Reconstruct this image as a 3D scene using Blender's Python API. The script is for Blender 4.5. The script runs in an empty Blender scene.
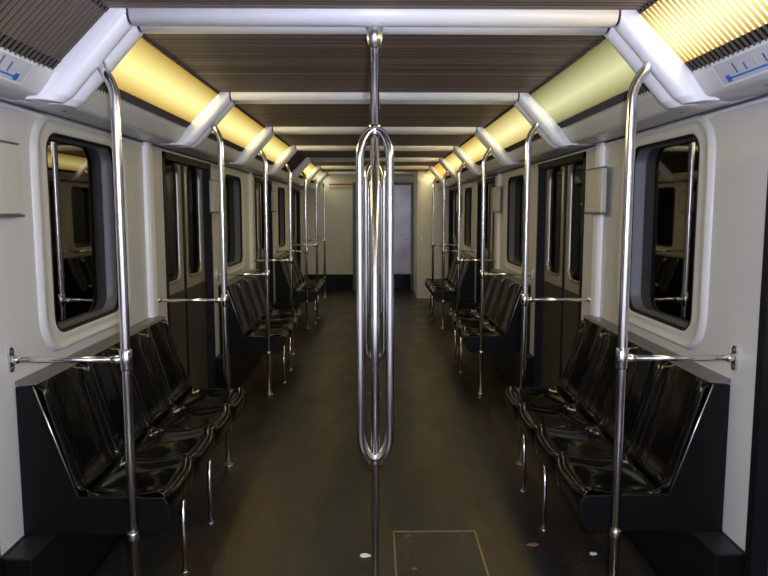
import bpy, math, random
from mathutils import Vector, Matrix
random.seed(7)
PI = math.pi
C = bpy.context.scene.collection

# ---------------------------------------------------------------- camera, world, light, exposure
H = 1.57
cam_d = bpy.data.cameras.new('camera')
cam = bpy.data.objects.new('camera', cam_d)
C.objects.link(cam)
cam_d.sensor_width = 36.0
cam_d.lens = 700.0 / 768.0 * 36.0
cam_d.clip_start = 0.05
pitch = math.atan(78 / 700.0)
yaw = math.atan(9 / 700.0)
cam.location = (0, 0, H)
cam.rotation_euler = (PI / 2 - pitch, 0, -yaw)
bpy.context.scene.camera = cam

w = bpy.data.worlds.new('world')
bpy.context.scene.world = w
w.use_nodes = True
w.node_tree.nodes['Background'].inputs[0].default_value = (0.5, 0.6, 0.8, 1)
w.node_tree.nodes['Background'].inputs[1].default_value = 0.004

vs = bpy.context.scene.view_settings
vs.view_transform = 'Standard'
vs.look = 'None'
vs.gamma = 1
vs.use_curve_mapping = False
vs.exposure = 0.0
bpy.context.scene.cycles.use_denoising = True
bpy.context.scene.cycles.max_bounces = 8

# the camera's own flash, just above and beside the lens
fl = bpy.data.lights.new('camera_flash', 'POINT')
fl.energy = 200
fl.color = (0.72, 0.77, 1.0)
fl.shadow_soft_size = 0.03
flo = bpy.data.objects.new('camera_flash', fl)
flo.location = (0.07, -0.02, H + 0.05)
C.objects.link(flo)
# added cool fill light behind the photographer, not a fitting of the car
tl = bpy.data.lights.new('rear_fill_light', 'AREA')
tl.shape = 'RECTANGLE'; tl.size = 1.3; tl.size_y = 0.5
tl.energy = 22
tl.color = (0.78, 0.84, 1.0)
tlo = bpy.data.objects.new('rear_fill_light', tl)
tlo.location = (0, -0.9, 2.1)
tlo.rotation_euler = (math.radians(50), 0, 0)
C.objects.link(tlo)

# ---------------------------------------------------------------- materials
MATS = {}
def mat(name, col, rough=0.5, metal=0.0, coat=0.0, spec=0.5, noise=None, bump=None):
    m = bpy.data.materials.new(name); m.use_nodes = True
    nt = m.node_tree; b = nt.nodes['Principled BSDF']
    b.inputs['Base Color'].default_value = (*col, 1)
    b.inputs['Roughness'].default_value = rough
    b.inputs['Metallic'].default_value = metal
    b.inputs['Coat Weight'].default_value = coat
    b.inputs['Coat Roughness'].default_value = 0.08
    b.inputs['Specular IOR Level'].default_value = spec
    tc = nt.nodes.new('ShaderNodeTexCoord')
    if noise:
        sc, c2, lo, hi, stretch = noise
        mp = nt.nodes.new('ShaderNodeMapping'); mp.inputs['Scale'].default_value = stretch
        nz = nt.nodes.new('ShaderNodeTexNoise'); nz.inputs['Scale'].default_value = sc; nz.inputs['Detail'].default_value = 6
        cr = nt.nodes.new('ShaderNodeValToRGB')
        cr.color_ramp.elements[0].position = lo; cr.color_ramp.elements[0].color = (*col, 1)
        cr.color_ramp.elements[1].position = hi; cr.color_ramp.elements[1].color = (*c2, 1)
        nt.links.new(tc.outputs['Object'], mp.inputs[0]); nt.links.new(mp.outputs[0], nz.inputs['Vector'])
        nt.links.new(nz.outputs['Fac'], cr.inputs[0]); nt.links.new(cr.outputs[0], b.inputs['Base Color'])
    if bump:
        sc, st = bump
        nz = nt.nodes.new('ShaderNodeTexNoise'); nz.inputs['Scale'].default_value = sc; nz.inputs['Detail'].default_value = 3
        bp = nt.nodes.new('ShaderNodeBump'); bp.inputs['Strength'].default_value = st; bp.inputs['Distance'].default_value = 0.01
        nt.links.new(tc.outputs['Object'], nz.inputs['Vector'])
        nt.links.new(nz.outputs['Fac'], bp.inputs['Height']); nt.links.new(bp.outputs[0], b.inputs['Normal'])
    MATS[name] = m
    return m

M_wall = mat('wall_laminate', (0.57, 0.565, 0.55), 0.32, coat=0.25, noise=(1.3, (0.51, 0.505, 0.49), 0.35, 0.75, (1, 1, 1)))
M_trim = mat('white_trim', (0.78, 0.78, 0.82), 0.38, coat=0.1)
M_cove = mat('cove_plastic', (0.62, 0.62, 0.61), 0.35, coat=0.15)
M_corr = mat('corrugated_bronze', (0.155, 0.115, 0.082), 0.40, metal=0.5, noise=(3, (0.27, 0.215, 0.165), 0.42, 0.62, (0.12, 11, 1)))
M_corrl = mat('corrugated_diffuser_off', (0.060, 0.040, 0.024), 0.5, spec=0.25, noise=(4, (0.085, 0.060, 0.038), 0.3, 0.7, (0.6, 8, 1)))
M_strip = mat('louvre_strip', (0.016, 0.013, 0.010), 0.65, spec=0.15)
M_fin = mat('louvre_fin', (0.16, 0.13, 0.09), 0.35, metal=0.2)
M_chrome = mat('polished_steel', (0.70, 0.70, 0.74), 0.18, metal=1.0)
M_brush = mat('brushed_steel', (0.60, 0.60, 0.60), 0.28, metal=1.0)
M_seat = mat('black_gloss_plastic', (0.003, 0.003, 0.003), 0.085, spec=0.32, bump=(9, 0.04))
M_black = mat('black_panel', (0.003, 0.003, 0.0035), 0.38, spec=0.2)
M_rubber = mat('black_rubber', (0.004, 0.004, 0.005), 0.5, spec=0.25)
M_cap = mat('dark_grey_cap', (0.10, 0.10, 0.105), 0.35)
M_leaf = mat('bronze_door_metal', (0.075, 0.060, 0.050), 0.38, metal=0.5, noise=(2, (0.10, 0.083, 0.068), 0.3, 0.7, (1, 1, 0.3)))
M_leaft = mat('steel_door_surround', (0.36, 0.32, 0.25), 0.34, metal=0.35)
M_reveal = mat('window_reveal', (0.075, 0.08, 0.09), 0.5)
M_end = mat('end_wall_laminate', (0.78, 0.75, 0.69), 0.45, noise=(1.5, (0.68, 0.65, 0.60), 0.35, 0.7, (1, 1, 0.5)))
M_cab = mat('cab_door_steel', (0.34, 0.33, 0.35), 0.3, metal=0.4, noise=(2.5, (0.44, 0.43, 0.47), 0.4, 0.7, (1, 1, 1)))
M_bez = mat('dull_steel_bezel', (0.30, 0.29, 0.27), 0.38, metal=0.8)
M_ledge = mat('dark_ledge', (0.012, 0.012, 0.013), 0.4)
M_erib = mat('louvre_edge_rib', (0.050, 0.040, 0.030), 0.6, spec=0.2)
M_seal = mat('grey_seal', (0.025, 0.025, 0.03), 0.5)
M_brass = mat('worn_brass', (0.30, 0.24, 0.13), 0.4, metal=0.8)
M_paper = mat('paper', (0.8, 0.8, 0.76), 0.8)
M_gum = mat('dried_gum', (0.22, 0.12, 0.10), 0.7)
M_blue = mat('map_blue', (0.03, 0.16, 0.62), 0.4)
M_ink = mat('map_ink', (0.13, 0.14, 0.2), 0.5)
M_pink = mat('map_pink', (0.60, 0.36, 0.34), 0.5)
M_red = mat('sign_red', (0.36, 0.10, 0.07), 0.5)
M_map = mat('map_sheet', (0.60, 0.62, 0.66), 0.2, coat=0.5)
M_box = mat('box_plastic', (0.52, 0.50, 0.44), 0.4)
M_dust = mat('gum_spot', (0.10, 0.09, 0.075), 0.7)

def glass_mat():
    m = bpy.data.materials.new('window_glass'); m.use_nodes = True
    nt = m.node_tree; nt.nodes.clear()
    o = nt.nodes.new('ShaderNodeOutputMaterial'); mx = nt.nodes.new('ShaderNodeMixShader')
    t = nt.nodes.new('ShaderNodeBsdfTransparent'); t.inputs[0].default_value = (0.45, 0.47, 0.5, 1)
    g = nt.nodes.new('ShaderNodeBsdfGlossy'); g.inputs['Roughness'].default_value = 0.02
    g.inputs['Color'].default_value = (0.32, 0.31, 0.30, 1)
    f = nt.nodes.new('ShaderNodeFresnel'); f.inputs[0].default_value = 1.5
    nt.links.new(f.outputs[0], mx.inputs[0]); nt.links.new(t.outputs[0], mx.inputs[1])
    nt.links.new(g.outputs[0], mx.inputs[2]); nt.links.new(mx.outputs[0], o.inputs[0])
    return m
M_glass = glass_mat()

def floor_mat():
    m = mat('floor_lino', (0.020, 0.0175, 0.0145), 0.42, spec=0.5)
    nt = m.node_tree; b = nt.nodes['Principled BSDF']; L = nt.links
    tc = nt.nodes.new('ShaderNodeTexCoord')
    def noise(scale, stretch, detail=6):
        mp = nt.nodes.new('ShaderNodeMapping'); mp.inputs['Scale'].default_value = stretch
        n = nt.nodes.new('ShaderNodeTexNoise'); n.inputs['Scale'].default_value = scale; n.inputs['Detail'].default_value = detail
        L.new(tc.outputs['Object'], mp.inputs[0]); L.new(mp.outputs[0], n.inputs['Vector']); return n
    def ramp(src, a, ca, bb, cb):
        r = nt.nodes.new('ShaderNodeValToRGB'); e = r.color_ramp.elements
        e[0].position = a; e[0].color = (*ca, 1); e[1].position = bb; e[1].color = (*cb, 1)
        L.new(src, r.inputs[0]); return r
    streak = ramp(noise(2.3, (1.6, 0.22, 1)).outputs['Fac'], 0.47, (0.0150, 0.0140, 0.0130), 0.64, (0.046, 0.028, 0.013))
    speck = ramp(noise(60, (1, 1, 1), 3).outputs['Fac'], 0.56, (0, 0, 0), 0.78, (0.07, 0.066, 0.058))
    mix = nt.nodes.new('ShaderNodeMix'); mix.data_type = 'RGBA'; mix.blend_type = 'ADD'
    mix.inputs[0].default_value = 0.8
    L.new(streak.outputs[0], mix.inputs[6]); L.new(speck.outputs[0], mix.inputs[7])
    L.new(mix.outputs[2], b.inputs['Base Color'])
    rr = ramp(noise(5, (1, 0.4, 1)).outputs['Fac'], 0.3, (0.30,) * 3, 0.75, (0.50,) * 3)
    L.new(rr.outputs[0], b.inputs['Roughness'])
    bp = nt.nodes.new('ShaderNodeBump'); bp.inputs['Strength'].default_value = 0.12; bp.inputs['Distance'].default_value = 0.01
    L.new(noise(25, (1, 1, 1)).outputs['Fac'], bp.inputs['Height']); L.new(bp.outputs[0], b.inputs['Normal'])
    return m
M_floor = floor_mat()

def lit_mat(name, edge, core, strength):
    """A backlit ribbed diffuser: the tube behind it makes the middle of its width glow stronger."""
    m = bpy.data.materials.new(name); m.use_nodes = True
    nt = m.node_tree; nt.nodes.clear(); L = nt.links
    o = nt.nodes.new('ShaderNodeOutputMaterial'); e = nt.nodes.new('ShaderNodeEmission')
    tc = nt.nodes.new('ShaderNodeTexCoord'); sp = nt.nodes.new('ShaderNodeSeparateXYZ')
    L.new(tc.outputs['Object'], sp.inputs[0])
    mr = nt.nodes.new('ShaderNodeMapRange'); mr.inputs['From Min'].default_value = 0.25; mr.inputs['From Max'].default_value = 0.41
    L.new(sp.outputs['X'], mr.inputs['Value'])
    r = nt.nodes.new('ShaderNodeValToRGB'); el = r.color_ramp.elements
    el[0].position = 0.0; el[0].color = (*edge, 1)
    el[1].position = 1.0; el[1].color = (*[c * 0.8 for c in edge], 1)
    mid = el.new(0.45); mid.color = (*core, 1)
    L.new(mr.outputs[0], r.inputs[0])
    L.new(r.outputs[0], e.inputs['Color']); e.inputs['Strength'].default_value = strength
    L.new(e.outputs[0], o.inputs[0])
    return m
ES = 15.0        # the sheet between the ribs
RS = 1.4        # the translucent ribs in front of it
COL = {'Y': ((0.42, 0.25, 0.04), (1.0, 0.86, 0.33), 1.0), 'O': ((0.62, 0.30, 0.04), (1.0, 0.66, 0.15), 0.9),
       'G': ((0.30, 0.27, 0.10), (0.95, 0.93, 0.50), 0.62), 'P': ((0.42, 0.32, 0.08), (1.0, 0.90, 0.42), 0.85)}
LIT = {k: lit_mat('diffuser_sheet_' + n, [x * .75 + y * .25 for x, y in zip(a, (1, .85, .6))], [x * .7 + y * .3 for x, y in zip(b, (1, .95, .80))], ES * q) for (k, (a, b, q)), n in zip(COL.items(), ('yellow', 'amber', 'pale', 'straw'))}
RIB = {k: lit_mat('diffuser_rib_' + n, a, b, RS * q) for (k, (a, b, q)), n in zip(COL.items(), ('yellow', 'amber', 'pale', 'straw'))}

# ---------------------------------------------------------------- mesh helpers
class MB:
    def __init__(s): s.v = []; s.f = []; s.sm = []
    def add(s, vs_, fs, smooth=False):
        n = len(s.v); s.v += [tuple(p) for p in vs_]; s.f += [tuple(i + n for i in f) for f in fs]; s.sm += [smooth] * len(fs)
    def box(s, x0, y0, z0, x1, y1, z1):
        x0, x1 = sorted((x0, x1)); y0, y1 = sorted((y0, y1)); z0, z1 = sorted((z0, z1))
        p = [(x, y, z) for x in (x0, x1) for y in (y0, y1) for z in (z0, z1)]
        s.add(p, [(0, 1, 3, 2), (4, 6, 7, 5), (0, 4, 5, 1), (2, 3, 7, 6), (0, 2, 6, 4), (1, 5, 7, 3)])
        return s
    def tube(s, pts, r, n=16, caps=True):
        pts = [Vector(p) for p in pts]; rr = r if isinstance(r, (list, tuple)) else [r] * len(pts)
        ring = []; prev = None
        for i, p in enumerate(pts):
            d = (pts[min(i + 1, len(pts) - 1)] - pts[max(i - 1, 0)]).normalized()
            if prev is None:
                a = Vector((0, 0, 1)) if abs(d.z) < 0.9 else Vector((0, 1, 0))
                u = d.cross(a).normalized()
            else:
                u = (prev - d * prev.dot(d)).normalized()
            prev = u; v = d.cross(u)
            ring.append([p + (u * math.cos(2 * PI * k / n) + v * math.sin(2 * PI * k / n)) * rr[i] for k in range(n)])
        vs_ = [q for g in ring for q in g]
        fs = [(i * n + k, i * n + (k + 1) % n, (i + 1) * n + (k + 1) % n, (i + 1) * n + k) for i in range(len(pts) - 1) for k in range(n)]
        s.add(vs_, fs, True)
        if caps:
            s.add(ring[0], [tuple(range(n - 1, -1, -1))]); s.add(ring[-1], [tuple(range(n))])
        return s
    def prism(s, poly, axis, a, b, smooth=False):
        """poly: 2-D outline; extruded along axis ('x','y','z') from a to b."""
        def P(q, t):
            return {'x': (t, q[0], q[1]), 'y': (q[0], t, q[1]), 'z': (q[0], q[1], t)}[axis]
        n = len(poly)
        s.add([P(q, a) for q in poly] + [P(q, b) for q in poly], [(k, (k + 1) % n, n + (k + 1) % n, n + k) for k in range(n)], smooth)
        s.add([P(q, a) for q in poly], [tuple(range(n))]); s.add([P(q, b) for q in poly], [tuple(range(n))])
        return s
    def grid(s, rows, smooth=True, close=False):
        n = len(rows[0]); m = len(rows)
        fs = [(i * n + k, i * n + k + 1, (i + 1) * n + k + 1, (i + 1) * n + k) for i in range(m - 1) for k in range(n - 1)]
        if close: fs += [(i * n + n - 1, i * n, (i + 1) * n, (i + 1) * n + n - 1) for i in range(m - 1)]
        s.add([p for r in rows for p in r], fs, smooth); return s
    def build(s, name, m, parent=None, solid=0, bevel=0, recalc=True, kind=None):
        me = bpy.data.meshes.new(name); me.from_pydata(s.v, [], s.f); me.materials.append(m)
        for p, q in zip(me.polygons, s.sm): p.use_smooth = q
        me.update()
        if recalc:
            import bmesh
            bm = bmesh.new(); bm.from_mesh(me); bmesh.ops.remove_doubles(bm, verts=bm.verts, dist=1e-6)
            bmesh.ops.recalc_face_normals(bm, faces=bm.faces); bm.to_mesh(me); bm.free()
        o = bpy.data.objects.new(name, me); C.objects.link(o)
        if parent: o.parent = parent
        if solid:
            md = o.modifiers.new('solid', 'SOLIDIFY'); md.thickness = solid; md.offset = 0
        if bevel:
            md = o.modifiers.new('bevel', 'BEVEL'); md.width = bevel; md.segments = 2; md.limit_method = 'ANGLE'
            md.harden_normals = False
        if kind: o['kind'] = kind
        return o

def rrect(cy, cz, hw, hh, r, n=7):
    out = []
    for sx, sz, a0 in ((1, 1, 0), (-1, 1, PI / 2), (-1, -1, PI), (1, -1, 3 * PI / 2)):
        for k in range(n):
            a = a0 + PI / 2 * k / (n - 1)
            out.append((cy + sx * (hw - r) + r * math.cos(a), cz + sz * (hh - r) + r * math.sin(a)))
    return out

def ring_loft(mb, loops):
    """loops: list of closed 3-D point loops of equal length, joined in turn."""
    mb.grid(loops, smooth=True, close=True)

def thing(name, label, cat, loc=(0, 0, 0), rz=0, group=None):
    o = bpy.data.objects.new(name, None); C.objects.link(o); o.empty_display_size = 0.1
    o.location = loc; o.rotation_euler = (0, 0, rz); o['label'] = label; o['category'] = cat
    if group: o['group'] = group
    return o
def tag(o, label, cat, group=None):
    o['label'] = label; o['category'] = cat
    if group: o['group'] = group
    return o
def children(o): return [c for c in C.objects if c.parent == o]
def dup(root, loc, rz, label):
    r = root.copy(); C.objects.link(r); r.location = loc; r.rotation_euler = (0, 0, rz); r['label'] = label
    for ch in children(root):
        c = ch.copy(); C.objects.link(c); c.parent = r
        for g in children(ch):
            d = g.copy(); C.objects.link(d); d.parent = c
    return r

# ---------------------------------------------------------------- layout
W = 1.325                     # wall plane
WB = 1.31                     # datum for benches and light panels
Y0, Y1 = -1.6, 13.70          # ends of the car
BAY = 1.68
ARCH = [2.55 + BAY * i for i in range(-1, 7)]
PERIOD = 3.36
BENCH = [3.345 + PERIOD * i for i in range(3)]
WIN = [(2.875 + PERIOD * i, 3.635 + PERIOD * i) for i in range(-1, 3)]
DOOR = [(1.06, 2.35)] + [(4.45 + PERIOD * i, 5.70 + PERIOD * i) for i in range(3)]
ZD = 1.935                    # door head
ZW0, ZW1 = 1.055, 1.885        # window opening
SIDES = (('left', -1), ('right', 1))

# ---------------------------------------------------------------- structure: floor, ceiling, walls
fl_ = MB().box(-1.6, Y0 - .1, -0.05, 1.6, Y1 + .3, 0).build('floor', M_floor, kind='structure')

# corrugated ceiling: ribs run across the car
mb = MB(); rows = []
y = Y0; P_ = 0.03
while y < Y1 + .1:
    for dy, dz in ((0, 0), (0.010, -0.007), (0.020, -0.007), (0.0299, 0)):
        rows.append([(-0.895, y + dy, 2.248 + dz), (0.895, y + dy, 2.248 + dz)])
    y += P_
mb.grid(rows, smooth=False)
mb.box(-0.93, Y0 - .1, 2.262, 0.93, Y1 + .2, 2.34)
mb.build('ceiling', M_corr, kind='structure')

def rect_holes(mb, s, z0, z1, ya, yb, holes, x0, x1):
    """wall slab between ya..yb, z0..z1 with rectangular holes (each y0,y1,zb,zt)."""
    ys = sorted({ya, yb} | {h[0] for h in holes} | {h[1] for h in holes})
    ys = [q for q in ys if ya <= q <= yb]
    for a, b in zip(ys, ys[1:]):
        hs = [h for h in holes if h[0] <= a + 1e-6 and h[1] >= b - 1e-6]
        zs = [z0]
        for h in hs:
            if h[2] > zs[-1]: mb.box(s * x0, a, zs[-1], s * x1, b, h[2])
            zs.append(h[3])
        if zs[-1] < z1: mb.box(s * x0, a, zs[-1], s * x1, b, z1)

for side, s in SIDES:
    mb = MB()
    holes = [(a - 0.03, b + 0.03, ZW0 - 0.03, ZW1 + 0.03) for a, b in WIN if a > 0] + [(a, b, -1, ZD) for a, b in DOOR]
    rect_holes(mb, s, 0.0, 1.985, Y0, Y1, holes, W, W + 0.05)
    mb.build('wall_' + side, M_wall, kind='structure')
    # cove between wall head and light panels
    # recessed cove backing; the rounded covers of each bay are set on it
    prof = [(W + .05, 2.10), (W + .05, 1.968), (1.20, 1.972), (1.19, 1.985), (1.10, 2.062), (1.10, 2.10)]
    mb = MB(); mb.prism([(s * x, z) for x, z in prof], 'y', Y0, Y1)
    cove = mb.build('trim_cove_' + side, M_cove, kind='structure')
    CP = [(1.099, 2.050), (1.088, 2.045), (1.087, 2.037), (1.104, 2.014), (1.121, 1.991), (1.138, 1.968), (1.148, 1.959), (1.165, 1.956), (1.25, 1.957), (1.327, 1.961)]
    CI = [(1.104, 2.060), (1.104, 2.060), (1.108, 2.055), (1.125, 2.035), (1.140, 2.015), (1.155, 1.998), (1.17, 1.985), (1.19, 1.976), (1.25, 1.973), (1.327, 1.971)]
    ends = [(ARCH[i] + .09, ARCH[i + 1] - .07) for i in range(7)] + [(ARCH[7] + .09, Y1 - .001)]
    for ci, (ya, yb) in enumerate(ends):
        mb = MB(); rows = []
        rad = 0.065
        ys = [ya + rad * (1 - math.cos(PI / 2 * k / 7)) for k in range(8)] + [yb - rad * (1 - math.cos(PI / 2 * k / 7)) for k in range(7, -1, -1)]
        hs = [math.sin(PI / 2 * k / 7) for k in range(8)] + [math.sin(PI / 2 * k / 7) for k in range(7, -1, -1)]
        ys = ys[:8] + [ya + .08, ya + .10, ya + .12, ya + .14] + [yb - .14, yb - .12, yb - .10, yb - .08] + ys[8:]
        hs = hs[:8] + [1] * 8 + hs[8:]
        for q, h_ in zip(ys, hs):
            e_ = max(0.0, 1 - min(q - ya, yb - q) / .13); sw = 0.014 * e_ * e_ * (3 - 2 * e_)
            row = []
            for k_, (a_, b_) in enumerate(zip(CI, CP)):
                g_ = sw * math.sin(PI * min(1, k_ / 8)) ** .7
                bx, bz = b_[0] - g_ * .62, b_[1] - g_ * .55
                row.append((s * (a_[0] + (bx - a_[0]) * h_), q, a_[1] + (bz - a_[1]) * h_))
            rows.append(row)
        mb.grid(rows).build('trim_cove_cover_%s_%d' % (side, ci + 1), M_cove, kind='structure')
    # thin dark seam and rounded bead under the cove
    MB().prism([(s * x, z) for x, z in ((1.327, 1.961), (1.317, 1.959), (1.317, 1.953), (1.327, 1.951))], 'y', Y0, Y1).build('trim_seam_' + side, M_cap, kind='structure')
    MB().prism([(s * x, z) for x, z in ((1.327, 1.951), (1.318, 1.948), (1.314, 1.942), (1.318, 1.936), (1.327, 1.934))], 'y', Y0, Y1).build('trim_bead_' + side, M_trim, kind='structure')
    # baseboards stop at the doors
    mb = MB(); e = [Y0] + [q for d in DOOR for q in d] + [Y1]
    for a, b in zip(e[::2], e[1::2]): mb.box(s * (W - .012), a, 0, s * W, b, 0.352)
    mb.build('baseboard_' + side, M_black, kind='structure')
    # soffit board above the light panels so nothing leaks in
    MB().prism([(s * x, z) for x, z in ((0.93, 2.34), (0.93, 2.29), (1.12, 2.10), (1.36, 2.10), (1.36, 2.34))], 'y', Y0, Y1).build('ceiling_haunch_' + side, M_black, kind='structure')

# chrome latches under the cove, one each side of every arch
def latch():
    mb = MB(); n = 12; rows = []
    for k in range(5):
        a = PI / 2 * k / 4; r = 0.012 * math.cos(a); z = -0.008 * math.sin(a)
        rows.append([(r * math.cos(2 * PI * j / n), r * math.sin(2 * PI * j / n), z) for j in range(n)])
    mb.grid(rows, close=True)
    return mb.build('cove_latch', M_brush)
# ---------------------------------------------------------------- windows
def window(idx, s, a, b):
    cy, cz, hw, hh = (a + b) / 2, (ZW0 + ZW1) / 2, (b - a) / 2, (ZW1 - ZW0) / 2
    def loop(dx, grow, r): return [(s * (W - dx), y_, z_) for y_, z_ in rrect(cy, cz, hw + grow * (1.35 if grow > .03 else 1), hh + grow * (.74 if grow > .03 else 1), r)]
    mb = MB()
    ring_loft(mb, [loop(-0.004, 0.098, 0.165), loop(0.008, 0.094, 0.16), loop(0.017, 0.084, 0.152), loop(0.019, 0.074, 0.145), loop(0.012, 0.062, 0.135),
                   loop(0.007, 0.052, 0.125), loop(0.006, 0.022, 0.105), loop(0.008, 0.010, 0.095), loop(0.002, 0.0, 0.09)])
    fr = mb.build('window_%d' % idx, M_wall, kind='structure', recalc=True)
    mb = MB(); ring_loft(mb, [loop(0.003, 0.001, 0.09), loop(-0.01, -0.006, 0.085), loop(-0.06, -0.008, 0.085), loop(-0.075, -0.022, 0.075)])
    mb.build('reveal', M_reveal, fr)
    mb = MB(); ring_loft(mb, [loop(0.0045, 0.002, 0.092), loop(0.0065, -0.003, 0.088), loop(-0.012, -0.010, 0.082), loop(-0.014, -0.004, 0.086)])
    mb.build('gasket', M_rubber, fr)
    g = loop(-0.066, 0.01, 0.08)
    mb = MB(); mb.add(g, [tuple(range(len(g)))]); mb.build('pane', M_glass, fr)
    return fr
n = 0
for side, s in SIDES:
    for a, b in WIN:
        if a < 0: continue
        n += 1; window(n, s, a, b)

# ---------------------------------------------------------------- doors
def door(idx, s, a, b):
    hd = MB()
    hd.box(s * (W - .006), a - 0.012, 0, s * (W + .13), a + 0.030, ZD)
    hd.box(s * (W - .006), b - 0.030, 0, s * (W + .13), b + 0.012, ZD)
    hd.box(s * (W - .006), a - 0.012, ZD - 0.045, s * (W + .13), b + 0.012, ZD + 0.008)
    fr = hd.build('door_%d' % idx, M_rubber, kind='structure')
    mid = (a + b) / 2
    for y0, y1 in ((a + .03, mid - .008), (mid + .008, b - .03)):
        cy, hw = (y0 + y1) / 2, (y1 - y0) / 2
        X = lambda d: s * (W + 0.055 + d)
        zc, zh = 1.49, 0.415; gw = hw - 0.085
        # leaf: outer rectangle joined to the rounded window opening, in front and behind
        leaf = MB()
        op = rrect(cy, zc, gw, zh, 0.10, 7)
        nseg = len(op)
        def outer(d):
            out = []
            for (yy, zz) in op:
                dy, dz = yy - cy, zz - zc
                k = min(hw / abs(dy) if abs(dy) > 1e-6 else 9, 0)
                ty = hw / abs(dy) if abs(dy) > 1e-6 else 1e9
                tz = ((1.89 - zc) if dz > 0 else (zc - 1.0)) / abs(dz) if abs(dz) > 1e-6 else 1e9
                t = min(ty, tz); out.append((X(d), cy + dy * t, zc + dz * t))
            return out
        fo, bo = outer(0), outer(0.03)
        leaf.grid([fo, [(X(0), q[0], q[1]) for q in op], [(X(0.03), q[0], q[1]) for q in op]], smooth=False, close=True)
        # corners of the outer rectangle
        for cyy in (cy - hw, cy + hw):
            for czz in (1.89, 1.0):
                near = sorted(fo, key=lambda p: (p[1] - cyy) ** 2 + (p[2] - czz) ** 2)
                e1 = min((p for p in fo if abs(p[1] - cyy) < 1e-5), key=lambda p: abs(p[2] - czz))
                e2 = min((p for p in fo if abs(p[2] - czz) < 1e-5), key=lambda p: abs(p[1] - cyy))
                leaf.add([e1, (X(0), cyy, czz), e2], [(0, 1, 2)])
        lf = leaf.build('door_leaf', M_leaft, fr)
        MB().box(X(-0.002), y0, 0.01, X(0.03), y1, 1.0).build('kick_panel', M_leaf, lf)
        bz = MB()
        o1 = [(X(-0.001), q[0], q[1]) for q in rrect(cy, zc, gw + .008, zh + .008, .106)]
        o2 = [(X(-0.007), q[0], q[1]) for q in rrect(cy, zc, gw + .002, zh + .002, .101)]
        o3 = [(X(-0.006), q[0], q[1]) for q in rrect(cy, zc, gw - .010, zh - .010, .092)]
        o4 = [(X(0.012), q[0], q[1]) for q in rrect(cy, zc, gw - .012, zh - .012, .09)]
        ring_loft(bz, [o1, o2, o3, o4]); bz.build('window_bezel', M_bez, lf)
        g = [(X(0.012), q[0], q[1]) for q in rrect(cy, zc, gw - .004, zh - .004, .10)]
        MB_ = MB(); MB_.add(g, [tuple(range(len(g)))]); MB_.build('pane', M_glass, lf)
        ed = mid - .008 if y0 < mid - .1 else mid + .008
        MB().box(X(-0.010), ed - .010, 0.01, X(0.03), ed + .010, 1.885).build('edge_seal', M_rubber, lf)
    return fr
n = 0
for side, s in SIDES:
    for a, b in DOOR:
        n += 1; door(n, s, a, b)

# pillar strips: a rounded vertical trim before each door
n = 0
for side, s in SIDES:
    for yc in [4.13 + PERIOD * i for i in range(3)]:
        n += 1
        pr = [(W + .002, yc - .065), (W - .016, yc - .058), (W - .026, yc - .04), (W - .028, yc), (W - .026, yc + .04), (W - .016, yc + .058), (W + .002, yc + .065)]
        MB().prism([(s * x, y_) for x, y_ in pr], 'z', 0.93, 1.955).build('trim_%d' % n, M_trim, kind='structure')

# ---------------------------------------------------------------- end of the car
MB().box(-W - .05, Y1, 0.30, W + .05, Y1 + .05, 2.34).build('wall_end', M_end, kind='structure')
MB().box(-W - .05, Y1 - .015, 0.0, W + .05, Y1 + .05, 0.315).build('baseboard_end', M_black, kind='structure')
MB().box(-W - .05, Y0 - .05, 0.0, W + .05, Y0, 2.34).build('wall_rear', M_end, kind='structure')
d = MB().box(-0.36, Y1 - .03, 0.32, 0.70, Y1, 2.05).build('door_9', M_cab, kind='structure', bevel=.004)
MB().box(-0.36, Y1 - .034, 0.02, 0.70, Y1 - .002, 0.318).build('kick_plate', M_seat, d)
mb = MB(); mb.box(-0.43, Y1 - .045, 0, -0.36, Y1 - .001, 2.10); mb.box(0.70, Y1 - .045, 0, 0.735, Y1 - .001, 2.10); mb.box(-0.36, Y1 - .045, 2.05, 0.70, Y1 - .001, 2.10)
mb.build('door_frame', M_cap, d)
MB().tube([(0.62, Y1 - .04, 1.0), (0.62, Y1 - .07, 1.0), (0.55, Y1 - .07, 1.0)], .009, 10).build('handle', M_chrome, d)
# equipment cabinet in the far corner
cb = thing('equipment_cabinet', 'tall beige equipment cabinet standing in the far corner beside the steel end door', 'cabinet', (1.02, 13.03, 0))
MB().box(-0.27, -0.62, 0.0, 0.285, 0.66, 2.26).build('body', M_end, cb, bevel=.006)
MB().box(-0.235, -0.632, 0.12, 0.25, -0.619, 2.10).build('door', M_end, cb, bevel=.004)
MB().box(-0.20, -0.645, 1.02, -0.185, -0.632, 1.12).build('latch', M_chrome, cb)
# red notice strip
sg = thing('notice_strip', 'dull red notice strip high on the far end wall', 'sign', (-0.66, Y1 - .004, 2.03))
MB().box(-0.24, -0.004, -0.055, 0.24, 0.003, 0.055).build('board', M_end, sg)
mb = MB()
mb.box(-0.23, -0.0062, 0.012, 0.23, -0.004, 0.048); mb.build('printed_band', M_red, sg)
mb = MB(); xq = -0.225
while xq < 0.21:
    wq = random.uniform(.018, .05); mb.box(xq, -0.0062, -0.04, xq + wq, -0.004, -0.012); xq += wq + .012
mb.build('printed_line', M_red, sg)

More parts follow.
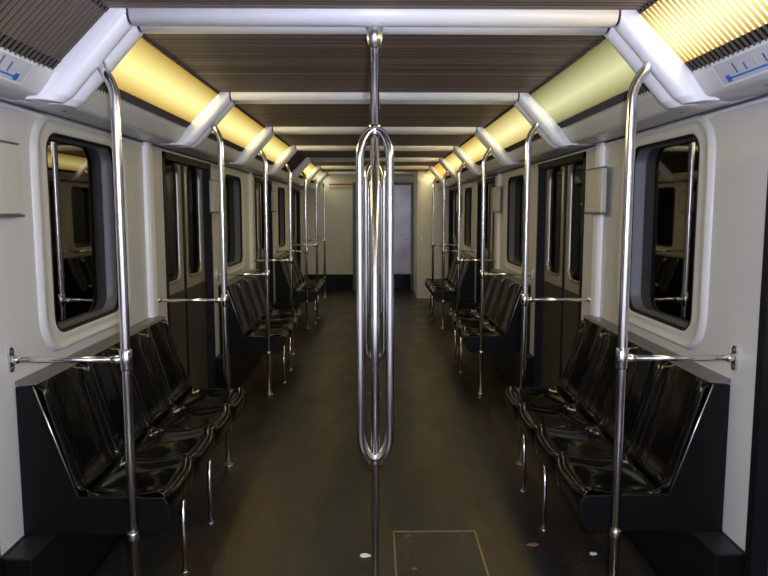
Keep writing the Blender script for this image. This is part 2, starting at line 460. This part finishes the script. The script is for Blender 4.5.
# ---------------------------------------------------------------- white arches (cross covers)
def arch_member(yc, hw, parent_name, idx, dark_back):
    """one rounded cover: a straight top, and a sloping cover at each side with a mitred joint and a flat foot"""
    prof = []
    K = 10
    for k in range(K + 1):
        a = PI * k / K
        prof.append((-hw * math.cos(a), math.sin(a) ** 0.8 if 0 < k < K else 0.0))   # (y offset, 0..1 depth)
    prof = [(-hw, -.8)] + prof + [(hw, -.8)]
    D = 0.041
    DL = 0.048
    zc = 2.241
    sl = Vector((0.67, -0.742)).normalized(); nrm = Vector((-0.742, -0.67)).normalized()
    P0 = Vector((0.876, 2.224))
    top = MB(); rows = []
    for sx in (-1, 1):
        rows.append([(sx * 0.829, yc + q, zc - D * t) for q, t in prof])
    top.grid(rows); top.add(rows[0], [tuple(range(len(rows[0])))]); top.add(rows[1], [tuple(range(len(rows[1])))])
    tp = top.build('trim_%d' % idx, M_trim, kind='structure')
    rb = MB()
    for sx in (-1, 1):
        r = [[(sx * xx, yc + q * .93, zc - (D - .005) * t) for q, t in prof] for xx in (0.826, 0.850)]
        rb.grid(r)
    rb.build('joint_seal', M_seal, tp)
    for sx in (-1, 1):
        m = MB(); a = []; b = []; c = []; c2 = []
        for q, t in prof:
            o = P0 + nrm * (DL * t)
            k = (0.836 + 0.004 * max(t, 0) - o.x) / sl.x; p = o + sl * k; a.append((sx * p.x, yc + q, p.y))
            zf = 1.946 - 0.006 * max(t, 0)
            k = (zf + .02 - o.y) / sl.y; p = o + sl * k; b.append((sx * p.x, yc + q, p.y))
            k = (zf - o.y) / sl.y; p = o + sl * (k - .004); c.append((sx * (p.x + .016), yc + q, zf))
            c2.append((sx * (1.14 + .09 * (1 - abs(q) / hw) ** .5 + .02 * (q > 0)), yc + q * .9, zf + .002))
        for g0, g1 in ((a, b), (b, c)):
            m.grid([g0[1:-1], g1[1:-1]]); m.grid([g0[:2], g1[:2]], smooth=False); m.grid([g0[-2:], g1[-2:]], smooth=False)
        m.add(a, [tuple(range(len(a)))])
        if idx % 2: m.grid([c, c2], smooth=False)
        else: m.add(c, [tuple(range(len(c)))])
        m.build('sloping_cover', M_trim, tp, recalc=False)
    return tp
n = 10
for yb in ARCH:
    arch_member(yb - 0.050, 0.047, 'a', n, False); n += 1
    arch_member(yb + 0.056, 0.055, 'a', n, False); n += 1

# ---------------------------------------------------------------- light panels between the arches
PX0, PZ0, PX1, PZ1 = WB - 1.095, 2.042, WB - 0.890, 2.250       # local: x away from the wall
L0 = BAY - 0.209
def make_light(half, state):
    u = Vector((PX1 - PX0, 0, PZ1 - PZ0)); nn = Vector((u.z, 0, -u.x)).normalized()   # points down into the car
    def S(f, y_, h=0): p = Vector((PX0, y_, PZ0)) + u * f + nn * h; return (p.x, p.y, p.z)
    t = thing('ceiling_light', '', 'ceiling light', group='ribbed light panels along the car')
    m = MB(); m.grid([[S(.155, -half), S(.155, half)], [S(.93, -half), S(.93, half)]], smooth=False)
    m.build('diffuser', LIT[state] if state != '0' else M_corrl, t)
    m = MB(); m.grid([[S(-.02, -half, .004), S(-.02, half, .004)], [S(.155, -half, .004), S(.155, half, .004)]], smooth=False)
    m.grid([[S(.93, -half, .004), S(.93, half, .004)], [S(1.02, -half, .004), S(1.02, half, .004)]], smooth=False)
    m.build('edge_strip', M_strip, t)
    m = MB(); me_ = MB(); y_ = -half + .012; zig = []
    while y_ < half - .004:
        f0, f1, hh, wv = .155, .93, .0080, .0042
        A = [S(f0, y_ - wv, 0), S(f0, y_, hh + .003), S(f0, y_ + wv, 0)]; B = [S(f1, y_ - wv, 0), S(f1, y_, hh + .003), S(f1, y_ + wv, 0)]
        m.add(A + B, [(0, 1, 4, 3), (1, 2, 5, 4)])
        zig += [(y_ - .0035, .0035), (y_, .0115), (y_ + .0035, .0035)]
        y_ += 0.030
    for f0, f1 in ((-.02, .155), (.93, 1.02)):
        me_.grid([[S(f0, q, h_) for q, h_ in zig], [S(f1, q, h_) for q, h_ in zig]], smooth=False)
    m.build('ribs', M_corrl if state == '0' else RIB[state], t, recalc=False)
    me_.build('grating', M_erib, t, recalc=False)
    m = MB()
    m.tube([S(.155, -half, .006), S(.155, half, .006)], .0022, 6); m.tube([S(.93, -half, .006), S(.93, half, .006)], .0022, 6)
    m.build('edge_bead', M_brush, t)
    return t
STATE = {-1: {0: 'Y0', 1: 'X'}, }
left_states = '0YYY0YGG'
right_states = 'YGPYYOYO'
ordw = ['first', 'second', 'third', 'fourth', 'fifth', 'sixth', 'seventh', 'last']
look = {'Y': 'glowing yellow ribbed light panel', 'O': 'glowing amber ribbed light panel', 'G': 'pale greenish lit ribbed light panel',
        'P': 'pale straw lit ribbed light panel', '0': 'unlit brown ribbed light panel'}
protos = {}
bays = [(ARCH[i] + .113, ARCH[i + 1] - .096) for i in range(7)] + [(ARCH[7] + .113, Y1 - .01)]
for side, s in SIDES:
    for i, (a, b) in enumerate(bays):
        st = (left_states if s < 0 else right_states)[i]
        half = (b - a) / 2
        key = (st, round(half, 3))
        extra = ', above a route map' if i == 0 else ''
        lab = '%s, %s side, %s from the near end%s' % (look[st], side, ordw[i], extra)
        loc = (s * WB, (a + b) / 2, 0); rz = 0 if s < 0 else PI
        if key not in protos:
            t = make_light(half, st); t.location = loc; t.rotation_euler = (0, 0, rz); t['label'] = lab; protos[key] = t
        else: dup(protos[key], loc, rz, lab)
# lit panels of the section behind the photographer
for s in (-1, 1):
    t = dup(protos[('Y', round(L0 / 2, 3))], (s * WB, ARCH[0] - BAY / 2, 0), 0 if s < 0 else PI,
        'glowing yellow ribbed light panel behind the photographer on the %s side' % ('left' if s < 0 else 'right'))

# cove latches
lt = None; spots = []
for side, s in SIDES:
    for i, yb in enumerate(ARCH[1:7]):
        for k, dy in enumerate((-0.33, 0.28)):
            spots.append((s * 1.222, yb + dy, 1.9605, side, i, k))
for (x, y_, z, side, i, k) in spots:
    o = latch() if lt is None else lt.copy()
    if lt is None: lt = o
    else: C.objects.link(o)
    o.location = (x, y_, z); o.rotation_euler = (0, 0, 0)
    tag(o, 'small round chrome latch on the %s cove, just %s the %s white arch' % (side, 'before' if k == 0 else 'beyond', ordw[i]), 'latch', 'chrome latches under the cove')

# ---------------------------------------------------------------- benches
def make_bench():
    t = thing('bench', '', 'bench', group='four-seat black benches')
    L = 1.59; hl = L / 2; n = 4; w_ = L / n
    # section of one shell: (distance from wall, height)
    back = [(0.050, 0.932), (0.056, 0.928), (0.066, 0.905), (0.085, 0.83), (0.112, 0.74), (0.140, 0.65), (0.163, 0.57), (0.180, 0.525), (0.200, 0.502)]
    seat = [(0.200, 0.502), (0.225, 0.490), (0.28, 0.480), (0.35, 0.478), (0.42, 0.486), (0.475, 0.497), (0.508, 0.502), (0.527, 0.494), (0.536, 0.474), (0.536, 0.440), (0.530, 0.405)]
    NV = 17
    def shell(prof, y0, y1, kind):
        rows = []
        for i, (x, z) in enumerate(prof):
            r = []
            for k in range(NV):
                v = -1 + 2 * k / (NV - 1); v = math.copysign(abs(v) ** 0.75, v)
                e = abs(v) ** 4.0
                yy = (y0 + y1) / 2 + v * (y1 - y0) / 2
                X, Z = x, z
                if kind == 'back':
                    f = min(1, i / 2.0) * (1 if i < len(prof) - 1 else 1)
                    X += (-0.010 + 0.032 * e) * f
                    if i <= 1: Z -= 0.012 * e
                    if i == len(prof) - 1: Z += 0.012 * e
                else:
                    g = min(1, i / 2.0) if i < 7 else 1
                    Z += (-0.010 + 0.032 * e) * (1 if i < 8 else 0.4)
                    if i == 0: X += -0.010 + 0.032 * e
                    if i >= 4: X -= 0.022 * abs(v) ** 5 * min(1, (i - 3) / 3)
                # roll the rim under at the very edge
                if abs(v) > 0.999:
                    Z -= 0.012 if kind == 'seat' else 0; X -= 0.012 if kind == 'back' else 0
                r.append((X, yy, Z))
            rows.append(r)
        return MB().grid(rows)
    for k in range(n):
        y0 = -hl + k * w_ + .002; y1 = y0 + w_ - .004
        shell(back, y0, y1, 'back').build('backrest', M_seat, t, solid=0.006)
        shell(seat, y0, y1, 'seat').build('seat', M_seat, t, solid=0.006)
    # boxed support under the seats
    sup = [(-0.014, 0.36), (-0.014, 0.90), (0.045, 0.90), (0.185, 0.475), (0.50, 0.455), (0.515, 0.395), (0.47, 0.355)]
    MB().prism(sup, 'y', -hl + .02, hl - .02).build('support', M_black, t)
    end = [(-0.014, 0.353), (-0.014, 0.922), (0.052, 0.926), (0.200, 0.500), (0.515, 0.495), (0.532, 0.47), (0.532, 0.40), (0.50, 0.353)]
    for y0, y1 in ((-hl - .016, -hl - .001), (hl + .001, hl + .016)):
        e = MB().prism(end, 'y', y0, y1).build('end_panel', M_black, t, bevel=.003)
    for yy in (-hl - .017, hl + .017):
        MB().tube([(0.052, yy, 0.925), (0.120, yy, 0.728), (0.196, yy, 0.505)], .0028, 6).build('edge_bead', M_brush, t)
    MB().prism([(-0.014, 0.930), (-0.014, 0.944), (0.05, 0.940), (0.062, 0.930)], 'y', -hl - .016, hl + .016).build('top_cap', M_cap, t)
    for yy in (-0.43, 0.05):
        lg = MB().tube([(0.478, yy, 0.0), (0.478, yy, 0.37)], .0105, 12).build('leg', M_chrome, t)
        MB().tube([(0.478, yy, 0.0), (0.478, yy, 0.006)], .019, 16).build('foot_plate', M_brush, lg)
    return t
bench0 = make_bench()
wh = ['nearest', 'middle', 'farthest']
for side, s in SIDES:
    for i, yc in enumerate(BENCH):
        lab = '%s glossy black four-seat bench along the %s wall, under %s window' % (wh[i], side, ['the large nearest', 'the middle', 'the farthest'][i])
        loc = (s * WB, yc, 0); rz = 0 if s < 0 else PI
        if s < 0 and i == 0: bench0.location = loc; bench0['label'] = lab
        else: dup(bench0, loc, rz, lab)

# heater covers below the benches
def make_heater():
    t = thing('heater_cover', '', 'heater cover', group='dark heater covers under the benches')
    MB().box(0.0, -0.99, 0.0, 0.095, 0.99, 0.342).build('body', M_black, t, bevel=.003)
    MB().box(0.0, -0.995, 0.342, 0.100, 0.995, 0.350).build('top_ledge', M_ledge, t)
    m = MB()
    for k in range(7): m.box(0.0945, -0.9, 0.06 + k * .035, 0.0965, 0.9, 0.075 + k * .035)
    m.build('grille', M_rubber, t)
    return t
h0 = make_heater()
for side, s in SIDES:
    for i, yc in enumerate(BENCH):
        lab = 'long black heater cover on the floor under the %s bench at the %s wall' % (wh[i], side)
        loc = (s * (W - .0125), yc + .015, 0)
        rz = 0 if s < 0 else PI
        if s < 0 and i == 0: h0.location = loc; h0['label'] = lab
        else: dup(h0, loc, rz, lab)

# ---------------------------------------------------------------- grab poles at the bench ends
def make_pole():
    t = thing('grab_pole', '', 'grab pole', group='chrome grab poles beside the benches')
    R = 0.0172
    pts = [(0, 0, 0.0), (0, 0, 1.0), (0, 0, 1.90)]
    for k in range(1, 9):
        a = math.radians(31) * k / 8; rad = 0.15
        pts.append((-rad * (1 - math.cos(a)), 0, 1.95 + rad * math.sin(a)))
    lx, _, lz = pts[-1]; a = math.radians(31)
    pts.append((lx - .11 * math.sin(a), 0.03, lz + .11 * math.cos(a)))
    MB().tube(pts, R, 18).build('pole', M_chrome, t)
    MB().tube([(0, 0, 0.0), (0, 0, 0.010)], .030, 20).build('foot_plate', M_brush, t)
    MB().tube([(0, 0, 0.345), (0, 0, 0.35), (0, 0, 0.372), (0, 0, 0.377)], [R + .001, R + .004, R + .004, R + .001], 18).build('sleeve', M_brush, t)
    br = MB().tube([(-0.022, 0, 1.03), (-0.410, 0, 1.03)], .0108, 14).build('crossbar', M_chrome, t)
    fm = MB()
    fm.tube([(0, 0, 0.990), (0, 0, 0.995), (0, 0, 1.065), (0, 0, 1.070)], [R + .001, R + .0055, R + .0055, R + .001], 18)
    fm.tube([(-0.015, 0, 1.03), (-0.050, 0, 1.03), (-0.055, 0, 1.03)], [.0155, .0155, .012], 14)
    fm.build('tee_fitting', M_chrome, t)
    # wall bracket: an oval plate with two screws
    op = [(0.016 * math.cos(2 * PI * k / 24), 1.03 + (0.030 if math.sin(2 * PI * k / 24) >= 0 else -0.030) + 0.016 * math.sin(2 * PI * k / 24)) for k in range(24)]
    bk = MB().prism(op, 'x', -0.419, -0.411).build('wall_bracket', M_brush, t)
    MB().tube([(-0.411, 0, 1.03), (-0.390, 0, 1.03), (-0.385, 0, 1.03)], [.017, .015, .0115], 14).build('socket', M_chrome, t)
    for dz in (-.030, .030):
        MB().tube([(-0.411, 0, 1.03 + dz), (-0.408, 0, 1.03 + dz)], .006, 8).build('screw', M_cap, bk)
    return t
p0 = make_pole()
for side, s in SIDES:
    for i in range(7 if s < 0 else 6):
        yy = 2.51 + BAY * i
        lab = 'chrome grab pole with crossbar, %s from the near end along the %s wall' % (ordw[i], side)
        if i == 6: lab = 'farthest chrome grab pole with crossbar along the %s wall, close to the end wall' % side
        loc = (s * 0.905, yy, 0); rz = 0 if s < 0 else PI
        if s < 0 and i == 0: p0.location = loc; p0['label'] = lab
        else: dup(p0, loc, rz, lab)

# ---------------------------------------------------------------- centre poles with handhold loops
def make_centre():
    t = thing('centre_pole', '', 'grab pole', group='centre poles with handhold loops')
    MB().tube([(0, 0, 0), (0, 0, 2.205)], .0157, 20).build('pole', M_chrome, t)
    MB().tube([(0, 0, 2.137), (0, 0, 2.143), (0, 0, 2.165), (0, 0, 2.218)], [.017, .023, .029, .029], 20).build('ceiling_collar', M_brush, t)
    MB().tube([(0, 0, 0), (0, 0, .012)], .045, 20).build('foot_plate', M_brush, t)
    zb, zt, r = 0.650, 1.852, 0.053
    for sx, sy in ((-1, -1), (1, -1), (-1, 1), (1, 1)):
        pts = []
        K = 9; hgt = 0.108
        for k in range(K + 1):
            a = PI / 2 * k / K
            q = math.sin(a); pts.append((q, zt - hgt * (1 - math.cos(a))))
        down = [(q, zb + hgt * (1 - math.cos(PI / 2 * k / K))) for k, q in [(k, math.sin(PI / 2 * k / K)) for k in range(K, -1, -1)]]
        path = [(sx * r * q, sy * r * q, z) for q, z in pts] + [(sx * r, sy * r, 1.5), (sx * r, sy * r, 1.2), (sx * r, sy * r, .9)] + [(sx * r * q, sy * r * q, z) for q, z in down]
        MB().tube(path, .0138, 14).build('handhold_loop', M_chrome, t)
    for z in (zb, zt):
        MB().tube([(0, 0, z - .022), (0, 0, z - .016), (0, 0, z + .016), (0, 0, z + .022)], [.017, .0205, .0205, .017], 18).build('joint_collar', M_chrome, t)
    return t
c0 = make_centre()
for i in range(3):
    lab = ['chrome centre pole with handhold loops standing nearest in the middle of the aisle',
           'second chrome looped centre pole, directly behind the nearest one',
           'third chrome looped centre pole, mostly hidden behind the other two'][i]
    if i == 0: c0.location = (0, 2.52, 0); c0['label'] = lab
    else: dup(c0, (0, 2.52 + BAY * i, 0), 0, lab)

# ---------------------------------------------------------------- wall boxes
def make_box():
    t = thing('wall_box', '', 'wall box', group='beige boxes on the wall pillars')
    MB().box(0, -0.15, -0.125, 0.032, 0.15, 0.125).build('housing', M_box, t, bevel=.006)
    MB().box(0.0, -0.155, -0.136, 0.036, 0.155, -0.126).build('lower_lip', M_cap, t)
    MB().box(0.0, -0.155, 0.126, 0.030, 0.155, 0.132).build('upper_lip', M_cap, t)
    MB().box(0.032, -0.11, -0.09, 0.0345, 0.11, 0.09).build('face_plate', M_box, t, bevel=.001)
    return t
b0 = make_box()
first = True
for side, s in SIDES:
    for i in range(3):
        yc = (2.455 if s < 0 else 4.09) + PERIOD * i
        dx = 0.0 if s < 0 else 0.0
        lab = 'beige box on the %s wall, %s the %s window' % (side, 'just before' if s < 0 else 'just beyond', wh[i])
        if s < 0: loc, rz = (-W + .0, yc, 1.68), 0
        else: loc, rz = (W - .026, yc, 1.68), PI
        if first: b0.location = loc; b0['label'] = lab; first = False
        else: dup(b0, loc, rz, lab)

# ---------------------------------------------------------------- route maps on the near coves
def make_map(s, label):
    A = Vector((1.138, 1.968)); B = Vector((1.087, 2.037))
    u = (B - A); nn = Vector((-u.y, u.x)).normalized()
    if nn.y > 0: nn = -nn
    t = thing('route_map', label, 'route map', (0, 0, 0), 0, 'route map strips on the coves')
    def S(f, y_, h): p = A + u * f + nn * h; return (s * p.x, y_, p.y)
    def patch(m, f0, f1, y0, y1, h, th=.0012):
        p = [S(f, y_, hh) for hh in (h, h + th) for f, y_ in ((f0, y0), (f1, y0), (f1, y1), (f0, y1))]
        m.add(p, [(0, 1, 2, 3), (4, 7, 6, 5), (0, 4, 5, 1), (1, 5, 6, 2), (2, 6, 7, 3), (3, 7, 4, 0)])
    h0_ = 0.0015
    m = MB(); patch(m, 0.0, 1.0, 1.05, 2.32, -.001, .0025); m.build('holder', M_trim, t, bevel=.004)
    m = MB(); patch(m, 0.08, 0.92, 1.1, 2.31, h0_); m.build('sheet', M_map, t)
    m = MB(); patch(m, 0.22, 0.29, 1.1, 2.255, h0_ + .0014); m.build('route_line', M_blue, t)
    m = MB(); patch(m, 0.13, 0.40, 2.25, 2.275, h0_ + .0014); m.build('terminal_mark', M_blue, t)
    m = MB(); m2 = MB(); k = 0; y_ = 2.20
    while y_ > 1.12:
        top = random.uniform(.62, .9)
        patch(m2 if k % 4 == 2 else m, 0.36, top, y_ - .004, y_ + .004, h0_ + .0014)
        y_ -= 0.055; k += 1
    m.build('lettering', M_ink, t); m2.build('pink_lettering', M_pink, t)
make_map(-1, 'pale route map strip with a blue line on the left cove')
make_map(1, 'pale route map strip with a blue line and station marks on the right cove')

# ---------------------------------------------------------------- floor hatch, scraps
hx0, hx1, hy0, hy1 = 0.085, 0.492, 2.60, 3.285
ht = thing('floor_hatch', 'square floor hatch outlined by a worn brass frame in the aisle', 'hatch', ((hx0 + hx1) / 2, (hy0 + hy1) / 2, 0))
hw_, hl_ = (hx1 - hx0) / 2, (hy1 - hy0) / 2
MB().box(-hw_ + .006, -hl_ + .006, 0.0, hw_ - .006, hl_ - .006, 0.0015).build('lid', M_floor, ht)
m = MB()
m.box(-hw_, -hl_, 0, -hw_ + .009, hl_, .003); m.box(hw_ - .009, -hl_, 0, hw_, hl_, .003)
m.box(-hw_ + .009, hl_ - .009, 0, hw_ - .009, hl_, .003); m.box(-hw_ + .009, -hl_, 0, hw_ - .009, -hl_ + .009, .003)
m.build('brass_frame', M_brass, ht)
def scrap(name, x, y_, rx, ry, mt, label, cat, h=.004, nn=11):
    m = MB(); top = []; bot = []
    for k in range(nn):
        a = 2 * PI * k / nn; q = random.uniform(.75, 1.1)
        bot.append((rx * q * math.cos(a), ry * q * math.sin(a), 0)); top.append((rx * q * .9 * math.cos(a), ry * q * .9 * math.sin(a), h * random.uniform(.5, 1)))
    m.grid([bot, top], close=True); m.add(top, [tuple(range(nn))]); m.add(bot, [tuple(range(nn))])
    o = m.build(name, mt); o.location = (x, y_, 0); return tag(o, label, cat)
scrap('paper_scrap', -0.045, 3.045, .028, .020, M_paper, 'small white scrap of paper on the floor beside the nearest centre pole', 'scrap')
scrap('chewing_gum', 0.74, 3.14, .034, .018, M_gum, 'pinkish blob of trodden gum beside the nearest right bench leg', 'gum')
scrap('tissue_scrap', 1.00, 3.05, .020, .014, M_paper, 'tiny pale scrap on the dark floor under the nearest right bench', 'scrap')
for (x, y_, r, lab) in ((0.155, 3.235, .012, 'small dull gum spot inside the near left corner of the floor hatch'),
                        (0.425, 3.235, .013, 'small dull gum spot inside the far right corner of the floor hatch'),
                        (0.17, 2.92, .014, 'small dull gum spot low on the floor hatch beside its left edge')):
    o = scrap('gum_spot', x, y_, r, r * .8, M_dust, lab, 'gum spot', .003, 9); o.location.z = .0015
